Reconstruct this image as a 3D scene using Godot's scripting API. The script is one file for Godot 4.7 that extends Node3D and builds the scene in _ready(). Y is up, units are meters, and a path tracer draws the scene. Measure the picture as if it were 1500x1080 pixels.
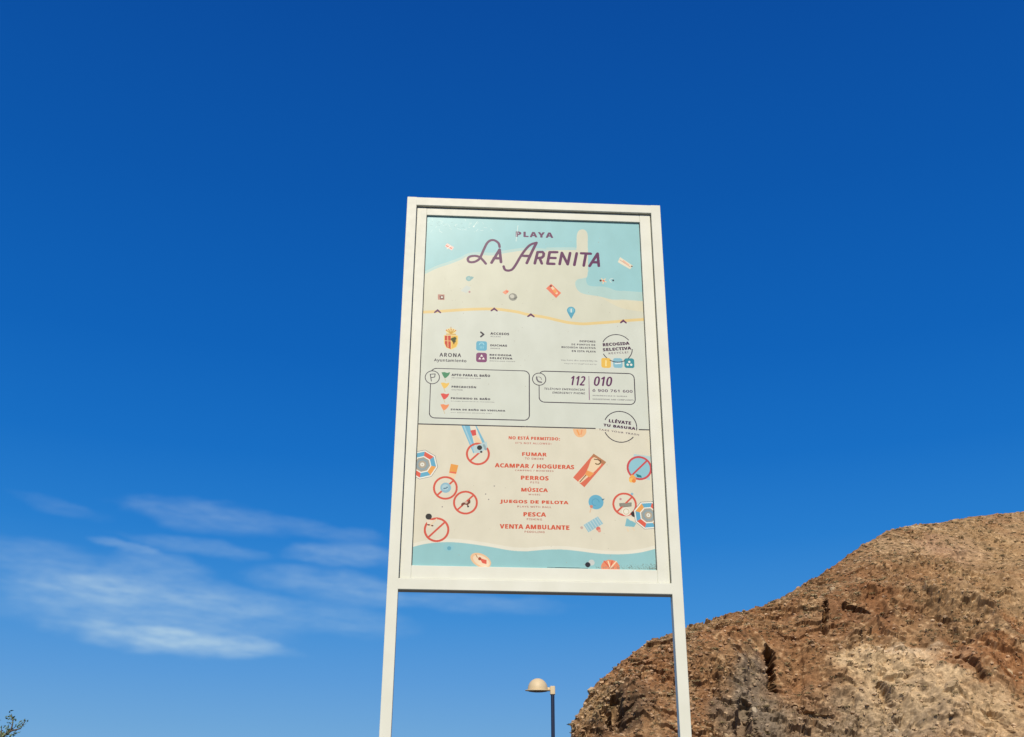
extends Node3D

# ---------------------------------------------------------------- helpers
var rng := RandomNumberGenerator.new()

func srgb(r: float, g: float, b: float) -> Color:
	return Color(r / 255.0, g / 255.0, b / 255.0)

func tag(o: Node, label: String, category: String, group := "", kind := "") -> void:
	if label: o.set_meta("label", label)
	if category: o.set_meta("category", category)
	if group: o.set_meta("group", group)
	if kind: o.set_meta("kind", kind)

func thing(called: String, where: Vector3, turn := 0.0) -> Node3D:
	var o := Node3D.new()
	o.name = called
	add_child(o, true)
	o.position = where
	o.rotation.y = turn
	return o

func part(called: String, mesh: Mesh, m: Material, parent: Node, at := Vector3.ZERO) -> MeshInstance3D:
	var o := MeshInstance3D.new()
	o.name = called
	o.mesh = mesh
	o.material_override = m
	o.position = at
	parent.add_child(o, true)
	return o

func quad(st: SurfaceTool, a: Vector3, b: Vector3, c: Vector3, d: Vector3, n: Vector3) -> void:
	var order := [a, b, c, a, c, d]
	if (b - a).cross(c - a).dot(n) > 0.0:
		order = [a, c, b, a, d, c]
	for p in order:
		st.set_normal(n)
		st.add_vertex(p)

func tri(st: SurfaceTool, a: Vector3, b: Vector3, c: Vector3, n: Vector3) -> void:
	var order := [a, b, c]
	if (b - a).cross(c - a).dot(n) > 0.0:
		order = [a, c, b]
	for p in order:
		st.set_normal(n)
		st.add_vertex(p)

# a box from lo to hi whose edges are chamfered by e
func bevel_box(lo: Vector3, hi: Vector3, e: float) -> ArrayMesh:
	var st := SurfaceTool.new()
	st.begin(Mesh.PRIMITIVE_TRIANGLES)
	add_bevel_box(st, lo, hi, e)
	return st.commit()

func add_bevel_box(st: SurfaceTool, lo: Vector3, hi: Vector3, e: float) -> void:
	var c := (lo + hi) / 2.0
	var h := (hi - lo) / 2.0
	for ax in 3:
		for s in [-1.0, 1.0]:
			var u := (ax + 1) % 3
			var v := (ax + 2) % 3
			var n := Vector3.ZERO
			n[ax] = s
			var q := []
			for k in [[-1, -1], [1, -1], [1, 1], [-1, 1]]:
				var p := c
				p[ax] += s * h[ax]
				p[u] += k[0] * (h[u] - e)
				p[v] += k[1] * (h[v] - e)
				q.append(p)
			quad(st, q[0], q[1], q[2], q[3], n)
			for s2 in [-1.0, 1.0]:
				var n2 := n
				n2[u] = s2
				var a := c
				a[ax] += s * h[ax]
				a[u] += s2 * (h[u] - e)
				var b := c
				b[ax] += s * (h[ax] - e)
				b[u] += s2 * h[u]
				var up := Vector3.ZERO
				up[v] = h[v] - e
				quad(st, a - up, a + up, b + up, b - up, n2.normalized())
	for sx in [-1.0, 1.0]:
		for sy in [-1.0, 1.0]:
			for sz in [-1.0, 1.0]:
				var s3 := Vector3(sx, sy, sz)
				var k := c + s3 * (h - Vector3(e, e, e))
				tri(st, k + Vector3(sx * e, 0, 0), k + Vector3(0, sy * e, 0), k + Vector3(0, 0, sz * e), s3.normalized())

# a surface of revolution round y: pairs (radius, height)
func lathe(profile: Array, n: int) -> ArrayMesh:
	var st := SurfaceTool.new()
	st.begin(Mesh.PRIMITIVE_TRIANGLES)
	for i in profile.size() - 1:
		var p: Vector2 = profile[i]
		var q: Vector2 = profile[i + 1]
		if p.distance_to(q) < 1e-6: continue
		var t := (q - p).normalized()
		for k in n:
			var a0 := TAU * k / n
			var a1 := TAU * (k + 1) / n
			var c := [Vector3(p.x * cos(a0), p.y, p.x * sin(a0)), Vector3(p.x * cos(a1), p.y, p.x * sin(a1)), Vector3(q.x * cos(a1), q.y, q.x * sin(a1)), Vector3(q.x * cos(a0), q.y, q.x * sin(a0))]
			var ns := [Vector3(t.y * cos(a0), -t.x, t.y * sin(a0)), Vector3(t.y * cos(a1), -t.x, t.y * sin(a1))]
			var idx := [0, 1, 2, 0, 2, 3]
			if (c[1] - c[0]).cross(c[2] - c[0]).dot(ns[0]) + (c[2] - c[0]).cross(c[3] - c[0]).dot(ns[0]) > 0: idx = [0, 2, 1, 0, 3, 2]
			for j in idx:
				st.set_normal(ns[1] if j == 1 or j == 2 else ns[0])
				st.add_vertex(c[j])
	return st.commit()

# a tapered tube through points with radii
func add_tube(st: SurfaceTool, pts: Array, radii: Array, n: int) -> void:
	var rings := []
	for i in pts.size():
		var d: Vector3 = (pts[mini(i + 1, pts.size() - 1)] - pts[maxi(i - 1, 0)]).normalized()
		var s := d.cross(Vector3(0.31, 0.2, 0.93)).normalized()
		var t := d.cross(s)
		var r := []
		for k in n:
			var a := TAU * k / n
			r.append([pts[i] + (s * cos(a) + t * sin(a)) * radii[i], s * cos(a) + t * sin(a)])
		rings.append(r)
	for i in pts.size() - 1:
		for k in n:
			var a: Array = rings[i][k]
			var b: Array = rings[i][(k + 1) % n]
			var c: Array = rings[i + 1][(k + 1) % n]
			var d: Array = rings[i + 1][k]
			var order := [a, b, c, a, c, d]
			if (b[0] - a[0]).cross(c[0] - a[0]).dot(a[1]) > 0: order = [a, c, b, a, d, c]
			for p in order:
				st.set_normal(p[1])
				st.add_vertex(p[0])

func noise(kind: int, freq: float, sd: int, oct := 4) -> FastNoiseLite:
	var f := FastNoiseLite.new()
	f.noise_type = FastNoiseLite.TYPE_SIMPLEX_SMOOTH
	f.frequency = freq
	f.seed = sd
	f.fractal_octaves = oct
	f.fractal_type = FastNoiseLite.FRACTAL_RIDGED if kind == 1 else FastNoiseLite.FRACTAL_FBM
	if kind == 3:
		f.noise_type = FastNoiseLite.TYPE_CELLULAR
		f.cellular_return_type = FastNoiseLite.RETURN_CELL_VALUE
		f.fractal_type = FastNoiseLite.FRACTAL_NONE
	if kind == 2:
		f.noise_type = FastNoiseLite.TYPE_CELLULAR
		f.cellular_return_type = FastNoiseLite.RETURN_DISTANCE2_SUB
		f.fractal_type = FastNoiseLite.FRACTAL_NONE
	return f

func noise_tex(freq: float, sd: int, lo: Color, hi: Color, size := 512, oct := 4) -> NoiseTexture2D:
	var t := NoiseTexture2D.new()
	t.width = size
	t.height = size
	t.seamless = true
	t.noise = noise(0, freq, sd, oct)
	var g := Gradient.new()
	g.set_color(0, lo)
	g.set_color(1, hi)
	t.color_ramp = g
	return t

func paint(c: Color, rough: float, metal := 0.0) -> StandardMaterial3D:
	var m := StandardMaterial3D.new()
	m.albedo_color = c
	m.roughness = rough
	m.metallic = metal
	return m

# ---------------------------------------------------------------- the printed sheet: a small rasteriser, units are 1/600 of its width
const K := 2.0
var sheet: Image

func fill(pts: Array, c: Color) -> void:
	var lo := 1e9
	var hi := -1e9
	for p in pts:
		lo = minf(lo, p.y * K)
		hi = maxf(hi, p.y * K)
	for y in range(maxi(0, int(lo)), mini(sheet.get_height(), int(hi) + 1)):
		var yc := y + 0.5
		var xs := []
		for i in pts.size():
			var a: Vector2 = pts[i] * K
			var b: Vector2 = pts[(i + 1) % pts.size()] * K
			if (a.y <= yc) != (b.y <= yc):
				xs.append(a.x + (yc - a.y) / (b.y - a.y) * (b.x - a.x))
		xs.sort()
		for i in range(0, xs.size() - 1, 2):
			var x0 := int(round(xs[i]))
			var w := int(round(xs[i + 1])) - x0
			if w > 0: sheet.fill_rect(Rect2i(x0, y, w, 1), c)

func circle_points(o: Vector2, r: float, n := 28, sq := 1.0, turn := 0.0) -> Array:
	var out := []
	for k in n:
		out.append(o + Vector2(cos(TAU * k / n) * r, sin(TAU * k / n) * r * sq).rotated(turn))
	return out

func disc(o: Vector2, r: float, c: Color, sq := 1.0, turn := 0.0) -> void:
	fill(circle_points(o, r, 28, sq, turn), c)

func stroke(pts: Array, w: float, c: Color, round_ends := true) -> void:
	for i in pts.size() - 1:
		var a: Vector2 = pts[i]
		var b: Vector2 = pts[i + 1]
		var n := (b - a).normalized().orthogonal() * w / 2.0
		fill([a + n, b + n, b - n, a - n], c)
	for i in pts.size():
		if round_ends or (i > 0 and i < pts.size() - 1):
			fill(circle_points(pts[i], w / 2.0, 12), c)

func smooth(pts: Array, n := 6) -> Array:
	var out := []
	for i in pts.size() - 1:
		var p0: Vector2 = pts[maxi(i - 1, 0)]
		var p3: Vector2 = pts[mini(i + 2, pts.size() - 1)]
		for k in n:
			out.append(pts[i].cubic_interpolate(pts[i + 1], p0, p3, k / float(n)))
	out.append(pts[-1])
	return out

func arc(o: Vector2, r: float, w: float, c: Color, a0 := 0.0, a1 := 360.0) -> void:
	var pts := []
	var n := 48
	for k in n + 1:
		var a := deg_to_rad(lerpf(a0, a1, k / float(n)))
		pts.append(o + Vector2(cos(a), sin(a)) * r)
	stroke(pts, w, c, false)

func rounded(a: Vector2, b: Vector2, r: float) -> Array:
	var out := []
	for q in [[b.x - r, b.y - r, 0.0], [a.x + r, b.y - r, 90.0], [a.x + r, a.y + r, 180.0], [b.x - r, a.y + r, 270.0]]:
		for k in 7:
			var t := deg_to_rad(q[2] + 15.0 * k)
			out.append(Vector2(q[0], q[1]) + Vector2(cos(t), sin(t)) * r)
	return out

func forbidden(o: Vector2, r: float, w: float, c: Color) -> void:
	arc(o, r - w / 2, w, c)
	var d := Vector2(0.707, -0.707) * (r - w / 2)
	stroke([o - d, o + d], w * 0.85, c, false)

var fonts := {}
# words fitted into the box a-b, optionally turned round the box's centre and thickened
func words(s: String, a: Vector2, b: Vector2, c: Color, bold := true, fat := 0.0, turn := 0.0, slant := 0.0, face := "Droid Sans", spacing := 0) -> void:
	var key := face + str(bold) + str(spacing)
	if not fonts.has(key):
		var f := SystemFont.new()
		f.font_names = PackedStringArray([face])
		f.font_weight = 700 if bold else 400
		var v := FontVariation.new()
		v.base_font = f
		v.spacing_glyph = spacing
		fonts[key] = v
	var t := TextMesh.new()
	t.font = fonts[key]
	t.text = s
	t.font_size = 64
	t.depth = 0.0
	t.pixel_size = 0.01
	t.curve_step = 2.0
	var arr := t.get_mesh_arrays()
	var v3: PackedVector3Array = arr[Mesh.ARRAY_VERTEX]
	var idx: PackedInt32Array = arr[Mesh.ARRAY_INDEX] if arr[Mesh.ARRAY_INDEX] != null else PackedInt32Array(range(v3.size()))
	var lo := Vector2(1e9, 1e9)
	var hi := -lo
	for p in v3:
		lo = lo.min(Vector2(p.x, -p.y))
		hi = hi.max(Vector2(p.x, -p.y))
	var sz := (hi - lo).max(Vector2(1e-4, 1e-4))
	var mid := (a + b) / 2.0
	var flat := PackedVector2Array()
	for p in v3:
		var q := (Vector2(p.x, -p.y) - lo) / sz * (b - a) + a
		q.x += slant * (b.y - q.y)
		flat.append(mid + (q - mid).rotated(turn))
	var shifts := [Vector2.ZERO]
	if fat > 0.0: shifts = [Vector2(-fat, 0), Vector2(fat, 0), Vector2(0, -fat * 0.7), Vector2(0, fat * 0.7)]
	for o in shifts:
		for i in range(0, idx.size() - 2, 3):
			fill([flat[idx[i]] + o, flat[idx[i + 1]] + o, flat[idx[i + 2]] + o], c)

func parasol(o: Vector2, r: float, turn: float) -> void:
	var blue := srgb(108, 176, 204)
	var orange := srgb(238, 168, 92)
	var red := srgb(226, 104, 84)
	var oct := func(rad: float) -> Array: return circle_points(o, rad, 8, 1.0, 0.0).map(func(p): return o + (p - o).rotated(turn))
	fill(oct.call(r), srgb(92, 98, 104))
	fill(oct.call(r * 0.975), srgb(240, 238, 226))
	var cols := [orange, blue, red, blue, orange, blue, red, blue]
	var outer: Array = oct.call(r * 0.88)
	var inner: Array = oct.call(r * 0.58)
	for k in 8: fill([outer[k], outer[(k + 1) % 8], inner[(k + 1) % 8], inner[k]], cols[k])
	fill(oct.call(r * 0.5), srgb(176, 164, 146))
	fill(oct.call(r * 0.42), srgb(150, 166, 170))
	fill(oct.call(r * 0.26), srgb(182, 170, 150))
	disc(o, r * 0.13, srgb(240, 238, 226))
	disc(o, r * 0.06, srgb(198, 192, 176))

func chevron(o: Vector2, w: float, h: float, c: Color) -> void:
	fill([o + Vector2(0, -h / 2), o + Vector2(w / 2, h * 0.25), o + Vector2(w / 2, h / 2), o + Vector2(w * 0.35, h / 2), o + Vector2(0, h * 0.1), o + Vector2(-w * 0.35, h / 2), o + Vector2(-w / 2, h / 2), o + Vector2(-w / 2, h * 0.25)], c)

func draw_sheet() -> ImageTexture:
	sheet = Image.create(int(600 * K), int(998 * K), false, Image.FORMAT_RGB8)
	var sand := srgb(216, 216, 196)
	var plain := srgb(216, 220, 208)
	var low_sand := srgb(226, 220, 199)
	var sea := srgb(158, 206, 210)
	var shallow := srgb(182, 212, 207)
	var violet := srgb(100, 52, 92)
	var ink := srgb(62, 56, 66)
	var soft_ink := srgb(112, 108, 112)
	var red := srgb(212, 96, 70)
	var ring_red := srgb(216, 98, 80)
	var blue := srgb(118, 184, 208)
	var white := srgb(240, 238, 228)
	var skin := srgb(240, 214, 178)
	var orange := srgb(240, 164, 96)
	var coral := srgb(232, 118, 92)
	sheet.fill(plain)
	# the map of the beach
	sheet.fill_rect(Rect2i(0, 0, int(600 * K), int(345 * K)), sand)
	var shore := smooth([Vector2(1.5,177.9), Vector2(33.9,158.3), Vector2(66.7,144.4), Vector2(99.5,128.2), Vector2(116.0,117.0), Vector2(143.7,110.8), Vector2(185.4,111.4), Vector2(227.1,101.2), Vector2(283.0,91.1), Vector2(334.7,93.2), Vector2(339.0,89.2), Vector2(419.2,85.1)])
	fill(shore.map(func(p): return p + Vector2(0, 9)) + [Vector2(421.3,-19.5), Vector2(-16.2,-3.8)], shallow)
	fill(shore + [Vector2(421.3,-19.5), Vector2(-16.2,-3.8)], sea)
	fill([Vector2(416.7,-19.3), Vector2(616.4,-26.5), Vector2(608.2,214.8), Vector2(561.2,214.8), Vector2(533.7,210.9), Vector2(506.3,205.5), Vector2(451.0,204.2), Vector2(434.6,195.2), Vector2(440.4,185.5), Vector2(449.5,175.7), Vector2(451.7,85.3), Vector2(414.7,86.6)], sea)
	fill(smooth([Vector2(452.7,154.4), Vector2(440.8,180.8), Vector2(421.8,187.2), Vector2(414.1,198.9), Vector2(418.7,218.8), Vector2(435.9,231.9), Vector2(480.5,239.0), Vector2(515.2,246.9), Vector2(545.1,246.0), Vector2(577.5,247.8), Vector2(607.3,250.2)]) + [Vector2(610.1,189.6)], shallow)
	fill(smooth([Vector2(457.9,148.4), Vector2(444.6,177.8), Vector2(446.6,200.7), Vector2(458.9,207.5), Vector2(491.5,207.9), Vector2(511.3,212.9), Vector2(526.1,218.7), Vector2(558.6,219.4), Vector2(606.1,221.8)]) + [Vector2(609.7,143.3)], sea)
	fill(smooth([Vector2(420.0,99.4), Vector2(420.1,66.8), Vector2(421.7,43.7), Vector2(427.6,30.3), Vector2(437.0,26.0), Vector2(446.3,29.6), Vector2(451.6,42.7), Vector2(451.5,72.2), Vector2(450.1,104.9), Vector2(448.5,172.5), Vector2(440.5,182.3)]) + [Vector2(412.8,183.2), Vector2(414.4,99.6)], sand)
	fill(smooth([Vector2(480.5,240.1), Vector2(515.1,249.8), Vector2(545.0,248.8), Vector2(577.3,250.6), Vector2(607.2,253.0), Vector2(605.9,280.7), Vector2(544.1,274.2), Vector2(509.8,258.4)]), srgb(224, 218, 190))
	var road := smooth([Vector2(1.2,304.1), Vector2(46.4,299.9), Vector2(95.4,294.2), Vector2(144.5,289.8), Vector2(191.2,287.8), Vector2(218.4,289.7), Vector2(255.4,294.7), Vector2(280.0,300.9), Vector2(296.1,303.4), Vector2(333.0,308.9), Vector2(365.0,316.3), Vector2(394.4,322.3), Vector2(431.3,324.7), Vector2(468.3,321.3), Vector2(517.8,315.6), Vector2(555.1,310.3), Vector2(602.3,305.4)])
	fill(road + [Vector2(597.3,413.3), Vector2(2.2,431.3)], plain)
	stroke(road, 8.5, srgb(232, 206, 146))
	chevron(Vector2(40.3,299.3), 19, 12, violet)
	chevron(Vector2(192.5,288.8), 19, 12, violet)
	chevron(Vector2(291.8,303.0), 20, 12, violet)
	chevron(Vector2(542.6,313.4), 18, 12, violet)
	# title
	words("PLAYA", Vector2(250.7,40.5), Vector2(354.2,56.9), violet, true, 0.9, 0.0, 0.0, "Droid Sans", 8)
	var title := [
		[Vector2(205.3,92.5), Vector2(202.4,80.9), Vector2(192.0,72.1), Vector2(180.8,71.8), Vector2(171.1,80.3), Vector2(163.0,98.5), Vector2(154.9,121.4), Vector2(148.2,134.6), Vector2(135.9,143.0), Vector2(122.6,143.5), Vector2(118.0,135.6), Vector2(122.3,127.4), Vector2(135.5,123.7), Vector2(149.5,126.5), Vector2(160.2,137.4), Vector2(167.8,147.4)],
		[Vector2(216.9,154.1), Vector2(220.6,164.2), Vector2(230.2,167.0), Vector2(241.3,161.9), Vector2(252.3,143.9), Vector2(263.4,121.0), Vector2(277.4,97.8), Vector2(291.4,81.7), Vector2(308.3,74.6)]]
	for t in title: stroke(smooth(t), 7.0, violet)
	for t in [[Vector2(183.5,143.7), Vector2(205.4,100.9), Vector2(209.6,140.8)], [Vector2(189.8,129.3), Vector2(207.8,128.7)], [Vector2(307.7,75.3), Vector2(295.5,103.7), Vector2(280.7,141.3)], [Vector2(266.2,118.3), Vector2(289.9,118.5)],
		[Vector2(302.9,141.5), Vector2(310.9,105.1)], [Vector2(310.9,105.1), Vector2(324.3,104.0), Vector2(328.2,109.1), Vector2(327.0,117.2), Vector2(322.5,122.2), Vector2(307.4,124.6)], [Vector2(316.9,125.0), Vector2(322.3,140.9)],
		[Vector2(365.4,103.2), Vector2(344.4,104.0), Vector2(337.9,141.0), Vector2(356.8,141.0)], [Vector2(341.4,122.2), Vector2(360.4,122.2)],
		[Vector2(371.8,141.1), Vector2(378.5,104.7), Vector2(394.1,141.0), Vector2(401.4,104.6)], [Vector2(412.5,142.3), Vector2(419.9,104.6)],
		[Vector2(432.2,104.2), Vector2(459.1,104.6)], [Vector2(445.7,104.4), Vector2(438.6,143.4)], [Vector2(454.7,144.1), Vector2(478.2,103.3), Vector2(480.4,142.6)], [Vector2(462.9,131.6), Vector2(479.3,131.4)]]:
		stroke(t, 7.8, violet)
	# bathers and things on the map
	fill([Vector2(53.7,96.4), Vector2(59.6,85.8), Vector2(78.8,98.2), Vector2(73.5,108.7)], srgb(240, 206, 196))
	stroke([Vector2(57.5,94.0), Vector2(72.5,102.3)], 3, coral)
	stroke([Vector2(60.0,103.7), Vector2(69.5,94.6)], 2.4, white)
	disc(Vector2(122.0,196.0), 8.0, srgb(142, 184, 184))
	disc(Vector2(122.0,196.0), 4.0, srgb(160, 196, 194))
	fill([Vector2(127.8,188.3), Vector2(135.9,191.5), Vector2(130.5,199.2)], srgb(142, 180, 180))
	fill([Vector2(101.4,234.9), Vector2(115.9,217.4), Vector2(129.0,224.0), Vector2(116.4,241.5)], srgb(206, 214, 206))
	disc(Vector2(124.8,237.5), 3.0, srgb(190, 150, 150))
	fill([Vector2(39.4,248.2), Vector2(57.2,247.7), Vector2(57.7,265.1), Vector2(39.9,264.6)], srgb(190, 140, 124))
	fill([Vector2(44.0,252.6), Vector2(54.3,250.6), Vector2(56.1,262.4), Vector2(46.3,263.2)], srgb(120, 84, 80))
	disc(Vector2(50.5,256.3), 2.6, white)
	fill([Vector2(214.3,235.5), Vector2(225.4,226.6), Vector2(232.9,232.0), Vector2(223.0,242.3)], srgb(238, 160, 128))
	fill([Vector2(223.0,232.3), Vector2(230.4,229.3), Vector2(228.0,237.8)], coral)
	disc(Vector2(242.9,249.0), 11.5, srgb(150, 150, 140))
	disc(Vector2(240.9,246.8), 6.0, srgb(206, 204, 190))
	stroke([Vector2(246.6,254.2), Vector2(254.0,249.2)], 2.4, srgb(100, 100, 96))
	fill([Vector2(347.5,204.4), Vector2(374.7,231.9), Vector2(360.7,248.0), Vector2(333.6,219.1)], srgb(236, 128, 100))
	stroke([Vector2(350.1,215.4), Vector2(362.3,232.9)], 7, skin)
	disc(Vector2(346.6,211.4), 3.4, srgb(150, 70, 60))
	stroke([Vector2(355.8,224.6), Vector2(359.1,229.2)], 7.5, orange)
	for k in 5:
		stroke([Vector2(491.3,189.5), Vector2(491.3,189.5) + Vector2(8.5, 0).rotated(TAU * k / 5 + 0.4)], 3.0, skin)
	disc(Vector2(484.1,189.1), 3.2, srgb(80, 56, 50))
	stroke([Vector2(491.3,188.9), Vector2(493.5,190.1)], 4.5, coral)
	disc(Vector2(519.0,187.3), 2.8, srgb(60, 70, 84))
	arc(Vector2(515.7,187.4), 6.0, 1.2, white, 100, 300)
	fill([Vector2(540.6,112.2), Vector2(575.9,138.8), Vector2(567.1,150.0), Vector2(533.9,128.6)], srgb(236, 226, 202))
	stroke([Vector2(539.7,121.3), Vector2(568.2,142.9)], 2.2, srgb(206, 176, 156))
	stroke([Vector2(549.4,124.2), Vector2(562.9,136.6)], 5, srgb(234, 190, 164))
	disc(Vector2(572.5,140.8), 2.2, srgb(90, 70, 66))
	fill(circle_points(Vector2(401.2,285.0), 11.5), srgb(92, 166, 190))
	fill([Vector2(390.8,290.4), Vector2(411.5,289.7), Vector2(401.0,311.2)], srgb(92, 166, 190))
	disc(Vector2(401.3,283.9), 8.0, srgb(122, 190, 208))
	stroke([Vector2(401.3,280.5), Vector2(401.1,290.0)], 2.6, white)
	# crest of the town
	disc(Vector2(77.9,358.4), 14, srgb(240, 222, 160), 0.62)
	for k in 5:
		stroke([Vector2(78.1,366.0), Vector2(78.1,366.0) + Vector2((k - 2) * 6.2, -12.5 + absf(k - 2) * 1.5)], 2.4, srgb(206, 160, 70))
		disc(Vector2(78.1,366.0) + Vector2((k - 2) * 6.2, -13 + absf(k - 2) * 1.5), 1.7, srgb(214, 120, 84))
	stroke([Vector2(66.4,368.0), Vector2(90.3,367.8)], 3.4, srgb(214, 172, 88))
	stroke([Vector2(77.6,346.3), Vector2(77.7,352.9)], 1.8, srgb(206, 160, 90))
	fill([Vector2(59.5,371.0), Vector2(97.1,370.4), Vector2(98.2,393.2), Vector2(94.3,405.6), Vector2(80.0,413.8), Vector2(66.1,408.3), Vector2(60.4,395.7)], srgb(238, 214, 140))
	fill([Vector2(61.7,372.6), Vector2(77.7,372.1), Vector2(78.8,411.7), Vector2(67.8,407.2), Vector2(62.6,395.7)], srgb(200, 76, 58))
	stroke([Vector2(69.3,375.1), Vector2(71.4,406.3)], 3, srgb(232, 168, 120))
	stroke([Vector2(63.6,387.5), Vector2(76.9,387.9)], 2, srgb(232, 190, 130))
	fill([Vector2(79.7,372.0), Vector2(95.2,372.1), Vector2(95.8,394.7), Vector2(92.1,404.3), Vector2(80.7,410.6)], srgb(232, 186, 86))
	for q in [Vector2(85.8,384.1), Vector2(88.2,380.5), Vector2(82.9,382.8), Vector2(86.9,388.1)]: disc(q, 4.8, srgb(70, 84, 44))
	stroke([Vector2(86.1,386.8), Vector2(86.6,396.3)], 2.6, srgb(84, 60, 40))
	words("ARONA", Vector2(50.1,423.9), Vector2(106.4,434.6), ink, false, 0.5, 0.0, 0.0, "Droid Sans", 10)
	words("Ayuntamiento", Vector2(35.7,441.0), Vector2(120.7,451.8), ink, false, 0.25, 0.0, 0.0, "Droid Sans", 3)
	# legend
	stroke([Vector2(157.8,359.2), Vector2(165.2,365.5), Vector2(158.0,372.3)], 4.6, ink)
	words("ACCESOS", Vector2(183.4,358.9), Vector2(233.0,365.6), ink, true, 0.3, 0.0, 0.0, "Droid Sans", 4)
	words("ACCESS", Vector2(183.5,369.1), Vector2(210.6,372.3), soft_ink, false, 0.15, 0.0, 0.0, "Droid Sans", 6)
	fill(rounded(Vector2(146.1,385.8), Vector2(174.6,413.9), 6), srgb(110, 180, 204))
	arc(Vector2(160.3,396.8), 6, 2.4, srgb(160, 216, 230), 180, 360)
	for k in 3: stroke([Vector2(156.8,401.8) + Vector2(k * 4.0, 0), Vector2(156.8,406.6) + Vector2(k * 4.0, 0)], 1.8, srgb(160, 216, 230))
	words("DUCHAS", Vector2(183.8,394.4), Vector2(227.8,400.1), ink, true, 0.3, 0.0, 0.0, "Droid Sans", 4)
	words("SHOWER", Vector2(183.9,404.4), Vector2(209.4,407.7), soft_ink, false, 0.15, 0.0, 0.0, "Droid Sans", 6)
	fill(rounded(Vector2(146.6,420.2), Vector2(175.0,447.8), 6), srgb(136, 80, 118))
	for k in 3:
		var d := Vector2(0, -5.5).rotated(TAU * k / 3)
		fill(circle_points(Vector2(160.9,434.6) + d, 4.6, 3, 1.0, TAU * k / 3 - PI / 2), white)
	words("RECOGIDA", Vector2(182.5,422.9), Vector2(240.1,427.9), ink, true, 0.3, 0.0, 0.0, "Droid Sans", 4)
	words("SELECTIVA", Vector2(182.6,432.3), Vector2(242.5,437.5), ink, true, 0.3, 0.0, 0.0, "Droid Sans", 4)
	words("RECYCLING POINT", Vector2(182.7,442.2), Vector2(249.8,444.5), soft_ink, false, 0.15, 0.0, 0.0, "Droid Sans", 6)
	words("DISPONES", Vector2(422.8,374.5), Vector2(464.7,379.8), ink, false, 0.3, 0.0, 0.0, "Droid Sans", 4)
	words("DE PUNTOS DE", Vector2(400.6,385.1), Vector2(464.0,389.7), ink, false, 0.3, 0.0, 0.0, "Droid Sans", 4)
	words("RECOGIDA SELECTIVA", Vector2(373.7,394.1), Vector2(465.0,398.9), ink, false, 0.3, 0.0, 0.0, "Droid Sans", 4)
	words("EN ESTA PLAYA", Vector2(401.5,404.6), Vector2(465.1,409.7), ink, false, 0.3, 0.0, 0.0, "Droid Sans", 4)
	words("You have the possibility to", Vector2(370.7,432.6), Vector2(468.0,437.7), soft_ink, false)
	words("recycle throughout party", Vector2(380.2,442.5), Vector2(466.3,446.4), soft_ink, false)
	arc(Vector2(522.4,395.2), 41.0, 2.2, ink, 205, 322)
	arc(Vector2(522.4,395.2), 41.0, 2.2, ink, 2, 155)
	words("RECOGIDA", Vector2(484.8,378.1), Vector2(556.0,386.9), srgb(74, 44, 70), true, 0.5, -0.1, 0.0, "Droid Sans", 2)
	words("SELECTIVA", Vector2(484.4,392.9), Vector2(560.3,401.4), srgb(74, 44, 70), true, 0.5, -0.1, 0.0, "Droid Sans", 2)
	words("RECYCLE!", Vector2(499.6,406.0), Vector2(551.6,411.4), srgb(92, 70, 88), false, 0.2, -0.1, 0.0, "Droid Sans", 10)
	fill(rounded(Vector2(478.8,425.0), Vector2(504.4,453.8), 6), srgb(236, 192, 92))
	fill(rounded(Vector2(510.7,424.6), Vector2(535.6,453.1), 6), srgb(140, 190, 206))
	fill(rounded(Vector2(540.4,424.2), Vector2(567.2,452.5), 6), srgb(64, 148, 160))
	arc(Vector2(522.4,395.2), 41.0, 2.2, ink, 60, 120)
	stroke([Vector2(491.4,433.2), Vector2(491.1,443.5)], 4, srgb(248, 226, 160))
	disc(Vector2(491.0,446.7), 2.6, srgb(248, 226, 160))
	stroke([Vector2(516.5,440.6), Vector2(530.1,439.1)], 4, srgb(222, 236, 236))
	for k in 3: disc(Vector2(553.9,440.0) + Vector2(0, -5.5).rotated(TAU * k / 3), 3.3, white)
	# flags
	var frame_line := func(a: Vector2, b: Vector2, r: float) -> void:
		var pts: Array = rounded(a, b, r)
		pts.append(pts[0])
		stroke(pts, 2.3, ink)
	frame_line.call(Vector2(28.9,469.6), Vector2(287.3,610.2), 14)
	disc(Vector2(33.0,495.5), 19.5, plain)
	arc(Vector2(33.0,495.5), 18.5, 2.0, ink)
	stroke([Vector2(30.8,506.4), Vector2(27.4,486.9), Vector2(40.1,485.5), Vector2(39.1,494.6), Vector2(29.1,496.9)], 2.0, ink)
	for f in [[Vector2(67.5,487.7), srgb(84, 146, 108)], [Vector2(66.6,517.8), srgb(238, 196, 104)], [Vector2(67.0,548.7), srgb(226, 92, 84)], [Vector2(67.4,579.2), srgb(240, 150, 102)]]:
		var o: Vector2 = f[0]
		stroke([o + Vector2(-3, 7), o + Vector2(1, 18)], 1.6, srgb(206, 190, 150))
		fill(smooth([o + Vector2(-11, -7), o + Vector2(-3, -8), o + Vector2(4, -6), o + Vector2(11, -8), o + Vector2(8, 1), o + Vector2(-1, 9), o + Vector2(-7, 2)]), f[1])
	words("APTO PARA EL BAÑO", Vector2(83.3,482.2), Vector2(183.8,489.8), ink, true, 0.3, 0.0, 0.0, "Droid Sans", 4)
	words("RECOMMENDED FOR SWIM", Vector2(83.6,494.3), Vector2(159.3,496.3), soft_ink, false, 0.1, 0.0, 0.0, "Droid Sans", 4)
	words("PRECAUCIÓN", Vector2(84.2,516.8), Vector2(147.9,523.5), ink, true, 0.3, 0.0, 0.0, "Droid Sans", 4)
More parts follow.
